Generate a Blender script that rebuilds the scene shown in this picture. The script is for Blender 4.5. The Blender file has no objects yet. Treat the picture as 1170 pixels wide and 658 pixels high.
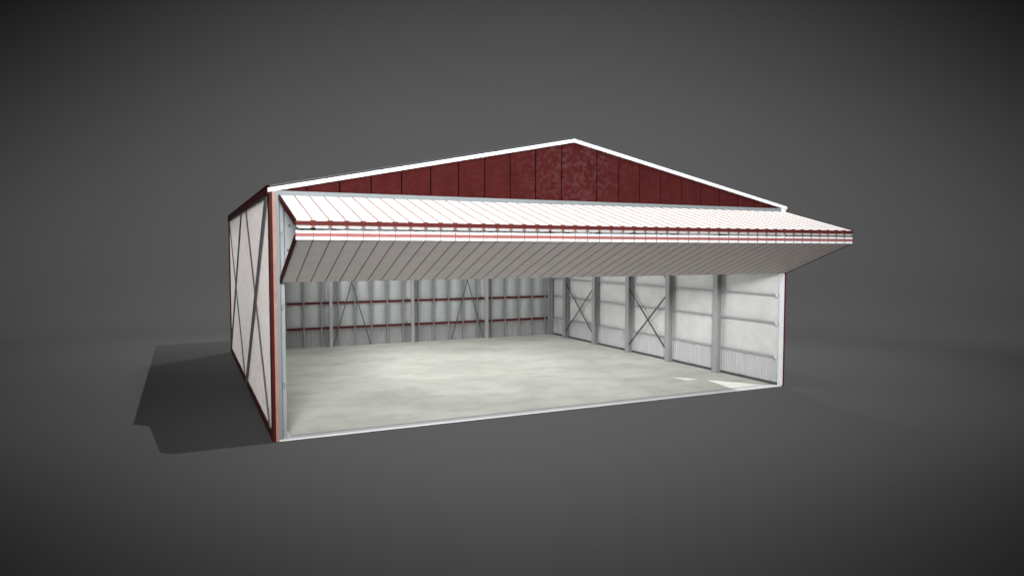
import bpy, math, random
from mathutils import Vector, Matrix
random.seed(4)
scn = bpy.context.scene
col = scn.collection

# ------------------------------------------------------------ measures (metres)
W, D, EH, RH = 20.0, 19.9, 7.43, 9.48           # width, depth, eave, ridge
SLOPE = (RH - EH) / (W / 2)
CAM = Vector((-2.30164, -21.17171, 5.58637))
YAW, PITCH, ROLL, FPX = 0.4392, -0.05348, 0.00082, 796.08
AX = Vector((math.sin(YAW), math.cos(YAW), 0))   # horizontal viewing direction
SD = Vector((.452, -.562, 1)).normalized()         # towards the key lamp

def roof_z(x): return RH - abs(x - W / 2) * SLOPE

# ------------------------------------------------------------ materials
def mat(name, base, rough=.6, var=0., scale=(1, 1, 1), det=6, second=None, bump=0., bscale=20, metal=0., streak=None, patch=None, lo=.35, hi=.65):
    m = bpy.data.materials.new(name); m.use_nodes = True
    nt = m.node_tree; N = nt.nodes; L = nt.links
    b = N['Principled BSDF']
    b.inputs['Roughness'].default_value = rough
    b.inputs['Metallic'].default_value = metal
    b.inputs['Specular IOR Level'].default_value = .3
    tc = N.new('ShaderNodeTexCoord'); mp = N.new('ShaderNodeMapping')
    mp.inputs['Scale'].default_value = scale
    L.new(tc.outputs['Object'], mp.inputs['Vector'])
    no = N.new('ShaderNodeTexNoise'); no.inputs['Scale'].default_value = 1
    no.inputs['Detail'].default_value = det; no.inputs['Roughness'].default_value = .62
    L.new(mp.outputs['Vector'], no.inputs['Vector'])
    cr = N.new('ShaderNodeValToRGB')
    if second is None: second = tuple(c * (1 - var) for c in base)
    cr.color_ramp.elements[0].position = lo; cr.color_ramp.elements[1].position = hi
    cr.color_ramp.elements[0].color = (*second, 1); cr.color_ramp.elements[1].color = (*base, 1)
    L.new(no.outputs['Fac'], cr.inputs['Fac'])
    out = cr.outputs['Color']
    if streak:                                    # (colour, strength, scale xyz): worn streaks with a shape of their own
        c2, st, sc2, p0, p1 = streak
        m2 = N.new('ShaderNodeMapping'); m2.inputs['Scale'].default_value = sc2
        m2.inputs['Location'].default_value = (3.1, 1.7, 5.2)
        L.new(tc.outputs['Object'], m2.inputs['Vector'])
        n2 = N.new('ShaderNodeTexNoise'); n2.inputs['Scale'].default_value = 1; n2.inputs['Detail'].default_value = 9
        n2.inputs['Roughness'].default_value = .7
        L.new(m2.outputs['Vector'], n2.inputs['Vector'])
        r2 = N.new('ShaderNodeMapRange'); r2.inputs['From Min'].default_value = p0; r2.inputs['From Max'].default_value = p1
        r2.inputs['To Max'].default_value = st
        L.new(n2.outputs['Fac'], r2.inputs['Value'])
        res = r2.outputs['Result']
        if patch:                                 # wear gathers round one spot
            vd = N.new('ShaderNodeVectorMath'); vd.operation = 'DISTANCE'; vd.inputs[1].default_value = patch[0]
            L.new(tc.outputs['Object'], vd.inputs[0])
            r3 = N.new('ShaderNodeMapRange'); r3.inputs['From Min'].default_value = patch[1]; r3.inputs['From Max'].default_value = patch[2]
            r3.inputs['To Min'].default_value = 1; r3.inputs['To Max'].default_value = patch[3]; L.new(vd.outputs['Value'], r3.inputs['Value'])
            mm = N.new('ShaderNodeMath'); mm.operation = 'MULTIPLY'; L.new(res, mm.inputs[0]); L.new(r3.outputs['Result'], mm.inputs[1]); res = mm.outputs[0]
        mx = N.new('ShaderNodeMix'); mx.data_type = 'RGBA'
        L.new(res, mx.inputs[0]); L.new(out, mx.inputs[6]); mx.inputs[7].default_value = (*c2, 1)
        out = mx.outputs[2]
    L.new(out, b.inputs['Base Color'])
    if bump:
        n3 = N.new('ShaderNodeTexNoise'); n3.inputs['Scale'].default_value = bscale; n3.inputs['Detail'].default_value = 5
        L.new(tc.outputs['Object'], n3.inputs['Vector'])
        bp = N.new('ShaderNodeBump'); bp.inputs['Strength'].default_value = bump; bp.inputs['Distance'].default_value = .03
        L.new(n3.outputs['Fac'], bp.inputs['Height']); L.new(bp.outputs['Normal'], b.inputs['Normal'])
    return m

M = {}
M['ground'] = mat('grey_studio_paint', (.0705, .0705, .0705), .95, .02, (.05,) * 3, 2)
M['ground'].node_tree.nodes['Principled BSDF'].inputs['Specular IOR Level'].default_value = 0
M['concrete'] = mat('pale_concrete', (.64, .645, .585), .8, 0, (.26, .36, 1), 12, second=(.50, .515, .46), lo=.38, hi=.60,
                    streak=((.42, .435, .385), .7, (.9, 1.2, 1), .50, .72), bump=.15, bscale=6)
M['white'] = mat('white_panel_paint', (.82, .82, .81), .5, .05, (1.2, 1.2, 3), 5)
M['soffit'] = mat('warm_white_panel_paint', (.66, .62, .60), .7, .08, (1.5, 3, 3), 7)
M['soft_seam'] = mat('pale_rust_seam', (.30, .125, .08), .7, .3, (3, 3, 3), 4)
M['thin_steel'] = mat('grey_rod_steel', (.13, .135, .14), .6, .2, (3, 3, 3), 4)
M['out_brace'] = mat('grey_outside_brace', (.115, .112, .11), .6, .35, (3, 3, 3), 6)
M['trim_white'] = mat('white_trim_paint', (.56, .58, .585), .45, .06, (2, 2, 2), 5)
M['blue_white'] = mat('pale_blue_grey_steel', (.145, .164, .171), .5, .08, (1.5, 2, 2), 5)
M['steel'] = mat('grey_column_steel', (.285, .293, .295), .5, .12, (1.5, 1.5, .8), 5)
M['dark_steel'] = mat('dark_brace_steel', (.07, .073, .075), .5, .25, (3, 3, 3), 5)
M['seam'] = mat('rust_brown_seam', (.20, .075, .05), .6, .3, (3, 3, 3), 4)
M['red'] = mat('dark_red_panel', (.041, .0070, .0066), .9, 0, (1.6, 1, .9), 9, second=(.033, .0052, .0050),
               streak=((.09, .05, .05), .5, (6, 3, 7), .46, .72), patch=((10, 0, 8.7), .7, 2.6, .22), bump=.1, bscale=14)
M['red'].node_tree.nodes['Principled BSDF'].inputs['Specular IOR Level'].default_value = .03
M['dark_red'] = mat('dark_red_trim', (.045, .008, .007), .5, .3, (2, 2, 2), 5)
M['brown_red'] = mat('brown_red_band', (.075, .016, .015), .5, .25, (2, 2, 2), 5)
M['barrel'] = mat('dull_white_paint', (.30, .29, .29), .5, .1, (3, 3, 3), 5)
M['band_red'] = mat('pale_red_band', (.23, .075, .075), .5, .15, (2, 2, 2), 5)  # paler red than the band on the upper leaf
M['pink'] = mat('lit_salmon_trim', (.29, .155, .12), .5, .3, (1, 1, 1.5), 5)  # lit front of the red corner trim, brightness put into a paler colour
M['gap'] = mat('black_joint', (.006, .002, .002), 1., .1)
M['gap'].node_tree.nodes['Principled BSDF'].inputs['Specular IOR Level'].default_value = 0
M['wall_out'] = mat('sheet_wall_outside', (.60, .56, .545), .65, .22, (5, 5, 3), 10, bump=.08, bscale=10)
M['insul'] = mat('white_wall_liner', (.54, .54, .53), .8, .12, (1.1, 1.3, 1.6), 8, bump=.35, bscale=4)
M['liner_grey'] = mat('grey_wall_liner', (.53, .55, .555), .7, .10, (1.2, 1, .8), 7, bump=.2, bscale=4)
M['corr'] = mat('corrugated_steel_sheet', (.43, .43, .435), .5, .12, (3, 3, .8), 6)
M['girt'] = mat('grey_girt_steel', (.30, .31, .315), .5, .1, (2, 2, 2), 5)
M['guide_grey'] = mat('grey_guide_steel', (.215, .23, .24), .6, .12, (2, 2, 2), 5)
M['maroon'] = mat('maroon_girt_paint', (.085, .008, .014), .5, .2, (2, 2, 2), 5)
M['maroon_edge'] = mat('maroon_highlight_lip', (.30, .05, .055), .5, .2, (2, 2, 2), 5)  # brighter maroon, a highlight painted along the rail edge
M['roof'] = mat('dark_roof_sheet', (.05, .055, .06), .5, .2, (1, 1, 1), 5)

for k_ in ('dark_red', 'brown_red'): M[k_].node_tree.nodes['Principled BSDF'].inputs['Specular IOR Level'].default_value = .05

# ------------------------------------------------------------ mesh builder
class MB:
    def __init__(s): s.v = []; s.f = []; s.m = []
    def hexa(s, p, m=0):                          # 8 points: bottom ring 0-3, top ring 4-7
        b = len(s.v); s.v += [tuple(q) for q in p]
        for f in ((3, 2, 1, 0), (4, 5, 6, 7), (0, 1, 5, 4), (1, 2, 6, 5), (2, 3, 7, 6), (3, 0, 4, 7)):
            s.f.append(tuple(b + i for i in f)); s.m.append(m)
    def box(s, x0, x1, y0, y1, z0, z1, m=0):
        s.hexa([(x0, y0, z0), (x1, y0, z0), (x1, y1, z0), (x0, y1, z0), (x0, y0, z1), (x1, y0, z1), (x1, y1, z1), (x0, y1, z1)], m)
    def slab(s, x0, x1, P0, P1, t0, t1, m=0):     # plate in the y-z plane from P0 to P1, offset t0..t1 along its normal
        dy, dz = P1[0] - P0[0], P1[1] - P0[1]; l = math.hypot(dy, dz); ny, nz = -dz / l, dy / l
        q = lambda P, t: (P[0] + ny * t, P[1] + nz * t)
        a, b, c, d = q(P0, t0), q(P1, t0), q(P1, t1), q(P0, t1)
        s.hexa([(x0, *a), (x1, *a), (x1, *b), (x0, *b), (x0, *d), (x1, *d), (x1, *c), (x0, *c)], m)
    def prism(s, poly, axis, a, b, m=0):          # polygon in the two other axes, extruded along axis from a to b
        n = len(poly); k = len(s.v)
        def P(u, v, w): return {0: (w, u, v), 1: (u, w, v), 2: (u, v, w)}[axis]
        s.v += [P(u, v, a) for u, v in poly] + [P(u, v, b) for u, v in poly]
        s.f.append(tuple(k + i for i in reversed(range(n)))); s.m.append(m)
        s.f.append(tuple(k + n + i for i in range(n))); s.m.append(m)
        for i in range(n):
            j = (i + 1) % n; s.f.append((k + i, k + j, k + n + j, k + n + i)); s.m.append(m)
    def bar(s, A, B, w, t, nrm, m=0):             # flat bar from A to B, width w, thickness t along nrm
        A, B, nrm = Vector(A), Vector(B), Vector(nrm); d = (B - A).normalized(); sd = d.cross(nrm).normalized() * w / 2; n = nrm * t / 2
        s.hexa([A - sd - n, A + sd - n, B + sd - n, B - sd - n, A - sd + n, A + sd + n, B + sd + n, B - sd + n], m)
    def grid(s, fn, nu, nv, m=0, smooth=True):
        k = len(s.v)
        for j in range(nv + 1):
            for i in range(nu + 1): s.v.append(fn(i / nu, j / nv))
        for j in range(nv):
            for i in range(nu):
                a = k + j * (nu + 1) + i; s.f.append((a, a + 1, a + nu + 2, a + nu + 1)); s.m.append(m + (1000 if smooth else 0))
    def build(s, name, mats, parent=None, label=None):
        if not isinstance(mats, (list, tuple)): mats = [mats]
        me = bpy.data.meshes.new(name); me.from_pydata(s.v, [], s.f)
        for mm in mats: me.materials.append(M[mm])
        for p, i in zip(me.polygons, s.m):
            p.material_index = i % 1000; p.use_smooth = i >= 1000
        me.update()
        import bmesh
        bm = bmesh.new(); bm.from_mesh(me)
        flat = [f for f in bm.faces if not f.smooth]
        if flat: bmesh.ops.recalc_face_normals(bm, faces=flat)
        bm.to_mesh(me); bm.free()
        o = bpy.data.objects.new(name, me); col.objects.link(o)
        if parent is not None: o.parent = parent
        if label: o['label'] = label
        return o
def bx(name, m, parent, *a, label=None):
    q = MB(); q.box(*a); return q.build(name, m, parent, label)
def clone(o, loc=(0, 0, 0), parent=None):
    c = o.copy(); col.objects.link(c); c.parent = parent or o.parent; c.location = loc; return c

# ------------------------------------------------------------ setting: ground sweeping up into a backdrop
side = Vector((AX.y, -AX.x, 0)); S0 = CAM.dot(AX)
DB, RC = 49., 28.
def sweep(name, prof):
    q = MB()
    n = len(prof)
    for s, z in prof:
        for w in (-160, 160):
            P = AX * (S0 + s) + side * (w + CAM.dot(side)); q.v.append((P.x, P.y, z))
    for i in range(n - 1):
        a = 2 * i; q.f.append((a, a + 1, a + 3, a + 2)); q.m.append(1000)
    o = q.build(name, 'ground'); o['kind'] = 'structure'; return o
sweep('ground', [(-75, 0), (0, 0), (DB, 0)])
cv = [(DB, 0)]
for k in range(1, 241):
    a = math.radians(85) * k / 240; cv.append((DB + RC * math.sin(a), RC * (1 - math.cos(a))))
s, z = cv[-1]; cv.append((s + 18 * math.cos(math.radians(85)), z + 18 * math.sin(math.radians(85))))
sweep('backdrop', cv)

# ------------------------------------------------------------ the hangar
H = bpy.data.objects.new('aircraft_hangar', None); col.objects.link(H)
H['label'] = 'white and dark red gable roofed steel hangar with its wide folding door raised'
H['category'] = 'hangar'

# floor slab and threshold
bx('floor_slab', 'concrete', H, .1, W - .1, .36, D - .1, -.05, .03, label='pale mottled concrete floor of the hangar')
bx('door_sill', 'trim_white', H, .08, W - .05, -.05, .20, -.05, .05, label='white steel sill along the front opening')
bx('door_track', 'girt', H, .2, W - .1, .203, .355, -.05, .042, label='grey track behind the white sill')

# --- left wall (outside face at x = -.05)
wl = MB()
wl.box(-.03, .12, .02, D, .0, EH - .08, 0)
y = .28
while y < D - .1:                                   # shallow outside ribs
    wl.box(-.036, -.0299, y, y + .05, .2, EH - .25, 0); y += .20
WL = wl.build('side_wall', 'wall_out', H, label='pinkish grey outer wall on the left with crossed dark braces')
q = MB(); q.box(-.085, -.037, .10, D, .0, .24); q.build('base_trim', 'dark_red', WL)
q = MB(); q.box(-.12, -.037, -.02, D + .02, EH - .24, EH + .03); q.build('eave_trim', 'dark_red', WL)
q = MB(); q.box(-.10, -.037, D - .22, D + .02, .0, EH - .24); q.build('corner_trim', 'dark_red', WL)
for A, B, w in (((.55, 7.30), (9.65, .05), .42), ((8.45, 7.25), (.75, .12), .20),
                ((10.75, 7.20), (19.6, .55), .26), ((19.6, 7.25), (10.45, .25), .18)):
    q = MB(); q.bar((-.055 - w * .06, A[0], A[1]), (-.055 - w * .06, B[0], B[1]), w * 1.0, .03, (1, 0, 0)); q.build('diagonal_brace', 'out_brace', WL)
# front corner trims
q = MB(); q.box(-.075, .012, -.06, .32, 0, EH - .05, 0); q.box(.0121, .105, -.06, .0, 0, EH - .05, 1)
q.build('corner_trim', ['dark_red', 'pink'], H, label='dark red trim on the left front corner, its lit front coloured salmon')
q = MB(); q.box(.106, .20, -.05, .10, 0.052, EH - .12, 0); q.build('front_post', 'blue_white', H)
q = MB()
q.box(.20, .225, .10, .30, .04, 7.1); q.box(.226, .34, .12, .16, .04, 7.1); q.box(.30, .34, .161, .22, .04, 7.1)
gp = q.build('door_guide', 'guide_grey', H, label='grey guide channel inside the left front post')
q = MB(); q.prism([(.345, .04), (.49, .04), (.345, .30)], 1, .11, .23); q.build('foot_bracket', 'steel', gp)
for zz in (1.55, 3.85, 6.0):
    q = MB(); q.box(.23, .29, .07, .118, zz, zz + .14); q.build('roller_bracket', 'blue_white', gp)

q = MB(); q.box(.36, 1.3, .30, .32, 4.78, 7.1); gs = q.build('guide_plate', 'guide_grey', H, label='grey plate behind the left end of the raised door')
for bxx, bz in ((.52, 6.32), (.47, 5.6), (.62, 5.0)):
    q = MB(); q.prism([(bxx + .035 * math.cos(t * math.pi / 4), bz + .035 * math.sin(t * math.pi / 4)) for t in range(8)], 1, .27, .299); q.build('bolt', 'dark_steel', gs)

# right front post
q = MB(); q.box(W - .23, W - .005, -.05, .02, .052, EH - .06, 0); q.build('front_post', 'trim_white', H)
q = MB(); q.box(W - .004, W + .075, -.055, .32, 0, EH + .02, 0); q.build('corner_trim', 'brown_red', H, label='faded red trim on the right front corner')
for zz in (1.2, 2.6, 3.75): q = MB(); q.box(W - .34, W - .302, .0, .10, zz - .05, zz + .08); q.build('clip', 'trim_white', H)

# --- right wall (inside face x = W-.15)
XW = W - .12
wr = MB(); wr.box(W - .04, W + .02, .1, D, 0, EH - .08, 0)
YC = [3.55, 7.03, 10.53, 14.0, 17.53]
GZ = [1.18, 2.60, 3.76, 5.2, 6.5]
bays = [.12] + YC + [D - .2]
zr = [1.18, 2.60, 3.76, 5.2, 6.5, 7.3]
for i in range(len(bays) - 1):
    for j in range(len(zr) - 1):
        y0, y1, z0, z1 = bays[i], bays[i + 1], zr[j], zr[j + 1]
        am = .075 + random.uniform(-.01, .015); ph = random.uniform(-.2, .2)
        def fn(u, v, y0=y0, y1=y1, z0=z0, z1=z1, am=am, ph=ph):
            bul = (math.sin(math.pi * u) ** .55 if 0 < u < 1 else 0) * (math.sin(math.pi * v) ** .5 if 0 < v < 1 else 0)
            rip = .006 * math.sin(9 * u + 5 * v + ph * 9) * bul
            return (XW + .06 - am * bul - rip, y1 + (y0 - y1) * u, z0 + (z1 - z0) * v)
        wr.grid(fn, 16, 12, 1)
y = .12
pts = []
while y < D - .2:                                   # corrugated sheet below the lowest rail
    pts += [(XW + .03, y), (XW + .03, y + .055), (XW - .01, y + .075), (XW - .01, y + .125)]; y += .145
k = len(wr.v)
for px, py in pts: wr.v += [(px, py, .03), (px, py, 1.18)]
for i in range(len(pts) - 1):
    a = k + 2 * i; wr.f.append((a + 1, a, a + 2, a + 3)); wr.m.append(2)
WR = wr.build('side_wall', ['wall_out', 'insul', 'corr'], H, label='white lined inner wall on the right, corrugated below')
for zz in GZ:
    q = MB(); q.box(XW - .09, XW + .04, .12, D - .2, zz - .035, zz + .035); q.build('girt', 'girt', WR)
q = MB(); q.box(XW - .07, XW - .015, .12, D - .2, .031, .14); q.build('base_angle', 'dark_steel', WR)

# columns: I sections, inner flange faces the hall
def column_mesh():
    q = MB()
    q.box(XW - .36, XW - .33, -.15, .15, .031, EH - .5)
    q.box(XW - .33, XW - .10, -.02, .02, .031, EH - .5)
    q.box(XW - .125, XW - .10, -.15, .15, .031, EH - .5)
    q.box(XW - .40, XW - .06, -.19, .19, .031, .05)
    return q
c0 = column_mesh().build('column', 'steel', H); c0.location = (0, YC[0], 0)
for yy in YC[1:]: clone(c0, (0, yy, 0))
for ya, yb in ((YC[4], YC[3]), (YC[2], YC[1])):
    for za, zb in ((.45, 3.48), (4.0, 7.0)):
        xx = XW - .22
        for A, B, o in (((ya, zb), (yb, za), 0), ((ya, za), (yb, zb), .02)):
            q = MB(); q.bar((xx - o, A[0] - .03, A[1]), (xx - o, B[0] + .03, B[1]), .085, .014, (1, 0, 0)); q.build('cross_brace', 'dark_steel', H)

# --- back wall (inside face y = D-.1)
YW = D - .12
st = [19.3 - .97 * k for k in range(20)]
st = [x for x in st if x > .4]
wb = MB(); wb.box(-.03, W + .02, D - .03, D + .02, 0, EH - .08, 0)
wb.prism([(-.03, EH - .081), (W + .02, EH - .081), (W / 2, RH - .09)], 1, D - .03, D + .02, 0)
mains = [.35, 5.25, 10.12, 14.98, 19.75]
edges = sorted([.1] + [x for x in st] + [W - .1])
for i in range(len(edges) - 1):
    for z0, z1 in ((1.10, 2.58), (2.58, 4.0), (4.0, 5.5), (5.5, 7.2)):
        x0, x1 = edges[i], edges[i + 1]
        def fn(u, v, x0=x0, x1=x1, z0=z0, z1=z1):
            b = math.sin(math.pi * u) if 0 < u < 1 else 0
            e = math.sin(math.pi * v) ** .35 if 0 < v < 1 else 0
            return (x0 + (x1 - x0) * u, YW + .07 - .13 * b * (.6 + .4 * e), z0 + (z1 - z0) * v)  # bulge shaped to give light and dark bands between the studs
        wb.grid(fn, 14, 8, 1)
pts = []; x = .1
while x < W - .15:
    pts += [(x, YW + .05), (x + .05, YW + .05), (x + .07, YW + .01), (x + .115, YW + .01)]; x += .135
k = len(wb.v)
for px, py in pts: wb.v += [(px, py, .03), (px, py, 1.12)]
for i in range(len(pts) - 1):
    a = k + 2 * i; wb.f.append((a, a + 2, a + 3, a + 1)); wb.m.append(2)
WB = wb.build('back_wall', ['wall_out', 'liner_grey', 'corr'], H, label='grey back wall with thin studs and maroon rails')
for zz in (1.12, 2.57, 4.0, 5.5):
    q = MB(); q.box(.12, W - .12, YW - .10, YW - .02, zz - .06, zz + .05, 0)
    q.box(.12, W - .12, YW - .115, YW - .10, zz - .075, zz - .05, 1); q.build('girt', ['maroon', 'maroon_edge'], WB)
sm = MB(); sm.box(-.032, .032, YW - .15, YW - .116, .031, 7.2); sm.box(-.012, .012, YW - .116, YW + .03, .031, 7.2)
s0 = sm.build('stud', 'girt', WB); s0.location = (st[0], 0, 0)
for x in st[1:]: clone(s0, (x, 0, 0))
cm = MB()
cm.box(-.085, .085, YW - .46, YW - .43, .031, EH - .3, 0)
cm.box(-.012, .012, YW - .43, YW - .019, .031, EH - .3, 0)
cm.box(-.30, .30, YW - .0185, YW + .0, .031, EH - .3, 1)  # darker strip, painted shade of the recess either side of the post
cb0 = cm.build('column', ['corr', 'girt'], H); cb0.location = (mains[1], 0, 0)
for x in mains[2:4]: clone(cb0, (x, 0, 0))
q = MB(); q.box(W - .46, W - .2, YW - .3, YW - .17, .031, EH - .3); q.box(W - .50, W - .461, YW - .34, YW - .13, .031, EH - .3); q.build('corner_column', 'steel', H)
q = MB(); q.box(.2, .62, YW - .3, YW - .17, .031, EH - .3); q.build('corner_column', 'steel', H)
for xa, xb in ((5.42, 7.58), (12.68, 14.82)):
    for o, (x0, x1) in enumerate(((xa, xb), (xb, xa))):
        q = MB(); q.bar((x0, YW - .2 - .02 * o, .06), (x1, YW - .2 - .02 * o, 7.4), .06, .012, (0, 1, 0)); q.build('cross_brace', 'thin_steel', H)

# --- roof, rafters hidden above
for sgn in (0, 1):
    q = MB()
    if sgn == 0: q.prism([(-.12, roof_z(-.12) + .0), (W / 2, RH), (W / 2, RH + .03), (-.12, roof_z(-.12) + .03)], 1, -.02, D + .05)
    else: q.prism([(W / 2, RH), (W + .05, roof_z(W + .05)), (W + .05, roof_z(W + .05) + .03), (W / 2, RH + .03)], 1, -.02, D + .05)
    rf = q.build('roof', 'roof', H)
    n = 12
    for k in range(n):                               # standing seams end as small bumps along the verge
        pass
    qs = MB(); x = .55
    while x < 9.6:
        X = x if sgn == 0 else W - x
        qs.prism([(X - .04, roof_z(X) + .02), (X + .04, roof_z(X) + .02), (X, roof_z(X) + .055)], 1, -.045, D + .04); x += 1.3
    qs.build('roof_seam', 'roof', rf)

# --- gable
GB = MB()
zb = 7.31
GB.prism([(.35, zb), (W - .35, zb), (W / 2, RH - .14)], 1, .05, .09, 1)
seams = [1.0, 1.95, 2.9, 3.86, 4.8, 5.74, 6.66, 7.58, 8.53, 9.54, 10.96, 11.88, 12.79, 13.73, 14.7, 15.62, 16.55, 17.47, 18.36, 19.1]
edg = [.42] + seams + [W - .4]
for i in range(len(edg) - 1):
    a, b = edg[i] + .021, edg[i + 1] - .021
    t = lambda x: max(roof_z(x) - .14, zb + .002)
    j = random.uniform(-.004, .004)
    poly = [(a, zb), (b, zb), (b, t(b))]
    if a < W / 2 < b: poly.append((W / 2, t(W / 2)))
    poly.append((a, t(a)))
    GB.prism(poly, 1, .008 + j, .045, 0)
GB.build('gable', ['red', 'gap'], H, label='weathered dark red gable of upright panels')
for sgn in (0, 1):
    q = MB()
    x0 = -.10 if sgn == 0 else W + .04
    th = .155
    q.prism([(x0, roof_z(x0) - th), (W / 2, RH - th), (W / 2, RH - .035), (x0, roof_z(x0) - .035)], 1, -.062, .0)
    q.build('rake_trim', 'trim_white', H)
bx('header_beam', 'blue_white', H, .2, W - .3, -.045, .05, 7.10, 7.305)

# ------------------------------------------------------------ folding door
DR = bpy.data.objects.new('folding_door', None); col.objects.link(DR); DR.parent = H
DR['label'] = 'two leaf folding door raised outward above the opening'
X0, X1, DX = .21, 19.97, .4204
sx = [X0 + DX * k for k in range(1, 47)]
YT = -3.23
U0, U1 = (-.05, 7.17), (YT + .03, 6.335)
up = MB()
up.slab(X0 + .03, X1 - .03, U0, U1, 0, .09, 0)
Lq = lambda P, Q, t: (P[0] + (Q[0] - P[0]) * t, P[1] + (Q[1] - P[1]) * t)
for x in sx: up.slab(x - .011, x + .011, Lq(U0, U1, .0), Lq(U0, U1, .97), -.015, 0.001, 2)
# sheet ends roll over the edge between the seams, brown webs show at each seam
for x in sx:
    k = len(up.v); zt = 6.352
    up.prism([(x - .07, YT + .0), (x + .07, YT + .0), (x + .012, YT + .16), (x - .012, YT + .16)], 2, 6.30, zt, 1)
UP = up.build('upper_leaf', ['white', 'seam', 'soft_seam'], DR, label='white ribbed upper leaf sloping down to the fold')
q = MB(); q.box(X0, X1, YT - .012, YT + .04, 6.215, 6.325); q.build('edge_trim', 'brown_red', UP)
for a, b in ((X0 - .03, X0 + .029), (X1 - .029, X1 + .0)):
    q = MB(); q.slab(a, b, U0, U1, -.018, .12); q.build('end_trim', 'dark_red', UP)
q = MB()
ed = [X0] + sx + [X1]
for i in range(len(ed) - 1):
    a, b = ed[i] + .012, ed[i + 1] - .012
    q.prism([(a, 6.214), (a, 6.175), (a + .07, 6.135), (b - .07, 6.135), (b, 6.175), (b, 6.214)], 1, YT + .0, YT + .09, 0)
for x in sx: q.prism([(x - .065, 6.214), (x + .065, 6.214), (x + .008, 6.155), (x - .008, 6.155)], 1, YT - .006, YT - .001, 1)
q.build('fold_hinge', ['barrel', 'seam'], UP)
L0, L1 = (YT + .03, 5.855), (-.05, 4.66)
lo = MB()
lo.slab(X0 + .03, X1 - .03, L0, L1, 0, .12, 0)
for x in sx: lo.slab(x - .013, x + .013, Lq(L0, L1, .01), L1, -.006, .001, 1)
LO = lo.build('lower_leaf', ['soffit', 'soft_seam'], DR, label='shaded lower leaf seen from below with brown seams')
q = MB()
for za, zz, m in ((5.852, 5.930, 0), (5.9301, 6.022, 1), (6.0221, 6.085, 0)): q.box(X0, X1, YT - (.004 if m else 0), YT + .06, za, zz, m)
for x in sx: q.box(x - .011, x + .011, YT - .010, YT - .003, 5.852, 6.085, 2)
q.build('edge_trim', ['trim_white', 'band_red', 'seam'], LO)
for a, b in ((X0 - .03, X0 + .029), (X1 - .029, X1 + .0)):
    q = MB(); q.slab(a, b, L0, L1, -.02, .13); q.build('end_trim', 'dark_red', LO)

# ------------------------------------------------------------ lamps
def spot(name, pos, xa, ya, za, half, blend, power, radius, colr=(1, 1, 1), ry=1.):
    l = bpy.data.lights.new(name, 'SPOT'); l.energy = power; l.spot_size = 2 * half; l.spot_blend = blend
    l.shadow_soft_size = radius; l.color = colr
    o = bpy.data.objects.new(name, l); col.objects.link(o)
    m = Matrix((xa, ya * ry, za)).transposed().to_4x4(); m.translation = pos; o.matrix_world = m
    return o
def aimed(name, pos, aim, hx, hy, blend, power, radius, colr=(1, 1, 1)):
    z = (Vector(pos) - Vector(aim)).normalized(); x = Vector((0, 0, 1)).cross(z).normalized(); y = z.cross(x)
    # hx, hy: half widths (tangent) of the lit cone
    if hx >= hy: return spot(name, pos, x, y, z, math.atan(hx), blend, power, radius, colr, hy / hx)
    return spot(name, pos, y, -x, z, math.atan(hy), blend, power, radius, colr, hx / hy)

# key: hard lamp high on the right front, soft-edged oval pool of light
ALB = .07
D0 = 300.
kc = (9.94055, 7.65154)
LM = Matrix(((.7117 / 20, 0), (.29037 / 20, .82801 / 20)))
e1 = Vector((0, 0, 1)).cross(SD).normalized(); e2 = SD.cross(e1)
def G(e): return Vector((e.x - SD.x / SD.z * e.z, e.y - SD.y / SD.z * e.z))   # slide along the ray to the ground
g = Matrix(((G(e1).x, G(e2).x), (G(e1).y, G(e2).y)))
B = (g.transposed() @ LM); Q = B @ B.transposed()
a_, b_, c_ = Q[0][0], Q[0][1], Q[1][1]
tr, dt = a_ + c_, math.sqrt((a_ - c_) ** 2 / 4 + b_ * b_)
l1, l2 = tr / 2 - dt, tr / 2 + dt
ang = .5 * math.atan2(2 * b_, a_ - c_) + math.pi / 2      # axis of the smaller eigenvalue (longer half axis)
xa = e1 * math.cos(ang) + e2 * math.sin(ang); ya = SD.cross(xa)
half = math.atan(1 / math.sqrt(l1) / D0)
KE = math.exp(-2.72316) * math.pi / ALB
spot('key_lamp', Vector((*kc, 0)) + SD * D0, xa, ya, SD, half, 1., KE * 4 * math.pi * D0 * D0, .7, (1, .995, .985), math.sqrt(l1 / l2))
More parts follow.
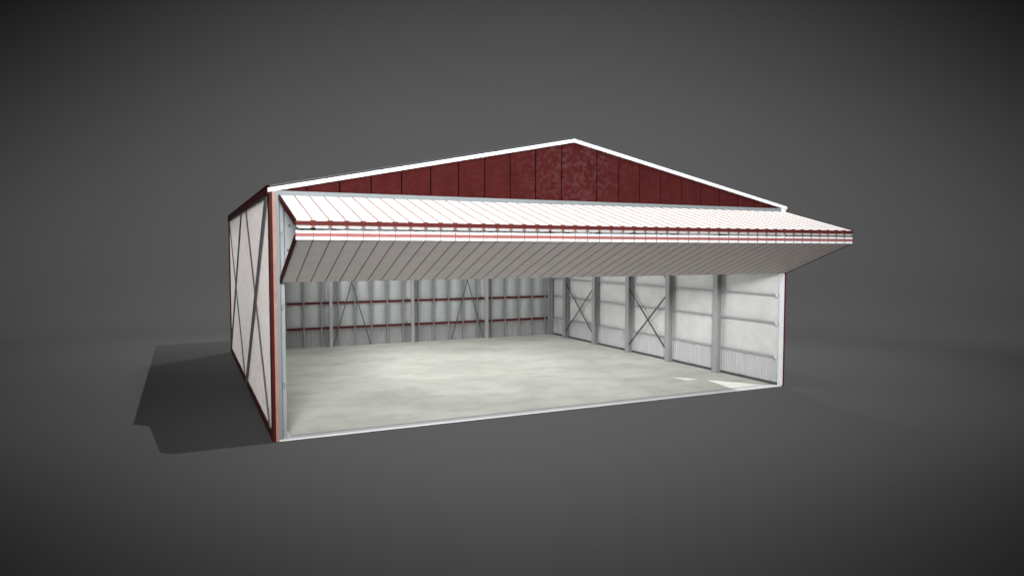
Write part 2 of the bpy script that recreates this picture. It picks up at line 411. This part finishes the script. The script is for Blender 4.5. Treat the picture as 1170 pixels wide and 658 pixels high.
# fill: added soft lamps, cones fitted to darken ground and backdrop towards the edges
def fill(name, back, p, radius):
    pos = CAM - AX * back + Vector((0, 0, p[1])) + side * p[6]
    aim = Vector((10, 10, 0)) + side * p[2] + AX * p[3]
    aimed(name, pos, aim, 1 / p[4], 1 / p[5], 1., math.exp(p[0]) * 1000 * 39.478 / ALB, radius)
fill('high_fill_lamp', math.exp(2.62034), (.01663, 70., 1.73416, 42.57449, .96901, 2.46945, -.16596), 3.)
fill('fill_lamp', math.exp(1.79662), (-1.95508, 7.27131, 5.14362, 243.41053, 1.11854, 1.11928, -.31825), 4.)
fill('rear_fill_lamp', -92.4033, (-1.08384, 76.90577, 4.64536, 11.64839, 1.58592, 4.59457, 5.95135), 4.)
# added low fill before the opening, brightens the underside of the raised door
lp = CAM - AX * 4; lp.z = 1.2
aimed('front_fill', lp, (9.2, 0, 3.6), (.50), .21, .45, 4500., .8, (1, .985, .97))
# added fill far to the left, brightens the shaded side wall
aimed('side_fill', (-75, 12, 7), (0, 8.5, 2.2), .20, .10, .5, 44000., 3., (1, .99, .985))
# fill light added under the roof to brighten the hall, no fixture there
l = bpy.data.lights.new('interior_fill', 'AREA'); l.shape = 'RECTANGLE'; l.size = 17; l.size_y = 16; l.energy = 700; l.spread = math.radians(170)
o = bpy.data.objects.new('interior_fill', l); col.objects.link(o); o.location = (10.6, 10.6, 7.25)

# second added fill under the roof on the left, brightens the right wall
l = bpy.data.lights.new('interior_fill', 'AREA'); l.shape = 'RECTANGLE'; l.size = 1.6; l.size_y = 11; l.energy = 460; l.spread = math.radians(120)
o = bpy.data.objects.new('interior_fill', l); col.objects.link(o); o.location = (2.6, 12.5, 6.5); o.rotation_euler = (0, math.radians(-76), 0)

w = bpy.data.worlds.new('World'); scn.world = w; w.use_nodes = True
bg = w.node_tree.nodes['Background']; bg.inputs[0].default_value = (1, 1, 1, 1); bg.inputs[1].default_value = .062

# ------------------------------------------------------------ camera
cd = bpy.data.cameras.new('camera'); cam = bpy.data.objects.new('camera', cd); col.objects.link(cam)
d = Vector((math.sin(YAW) * math.cos(PITCH), math.cos(YAW) * math.cos(PITCH), math.sin(PITCH)))
r = d.cross(Vector((0, 0, 1))).normalized(); u = r.cross(d)
r2 = r * math.cos(ROLL) + u * math.sin(ROLL); u2 = -r * math.sin(ROLL) + u * math.cos(ROLL)
m = Matrix((r2, u2, -d)).transposed().to_4x4(); m.translation = CAM; cam.matrix_world = m
cd.sensor_width = 36; cd.lens = 36 * FPX / 1170; cd.clip_end = 1000; cd.clip_start = .1
scn.camera = cam
scn.view_settings.view_transform = 'Standard'; scn.view_settings.look = 'None'
scn.view_settings.exposure = 0; scn.view_settings.gamma = 1
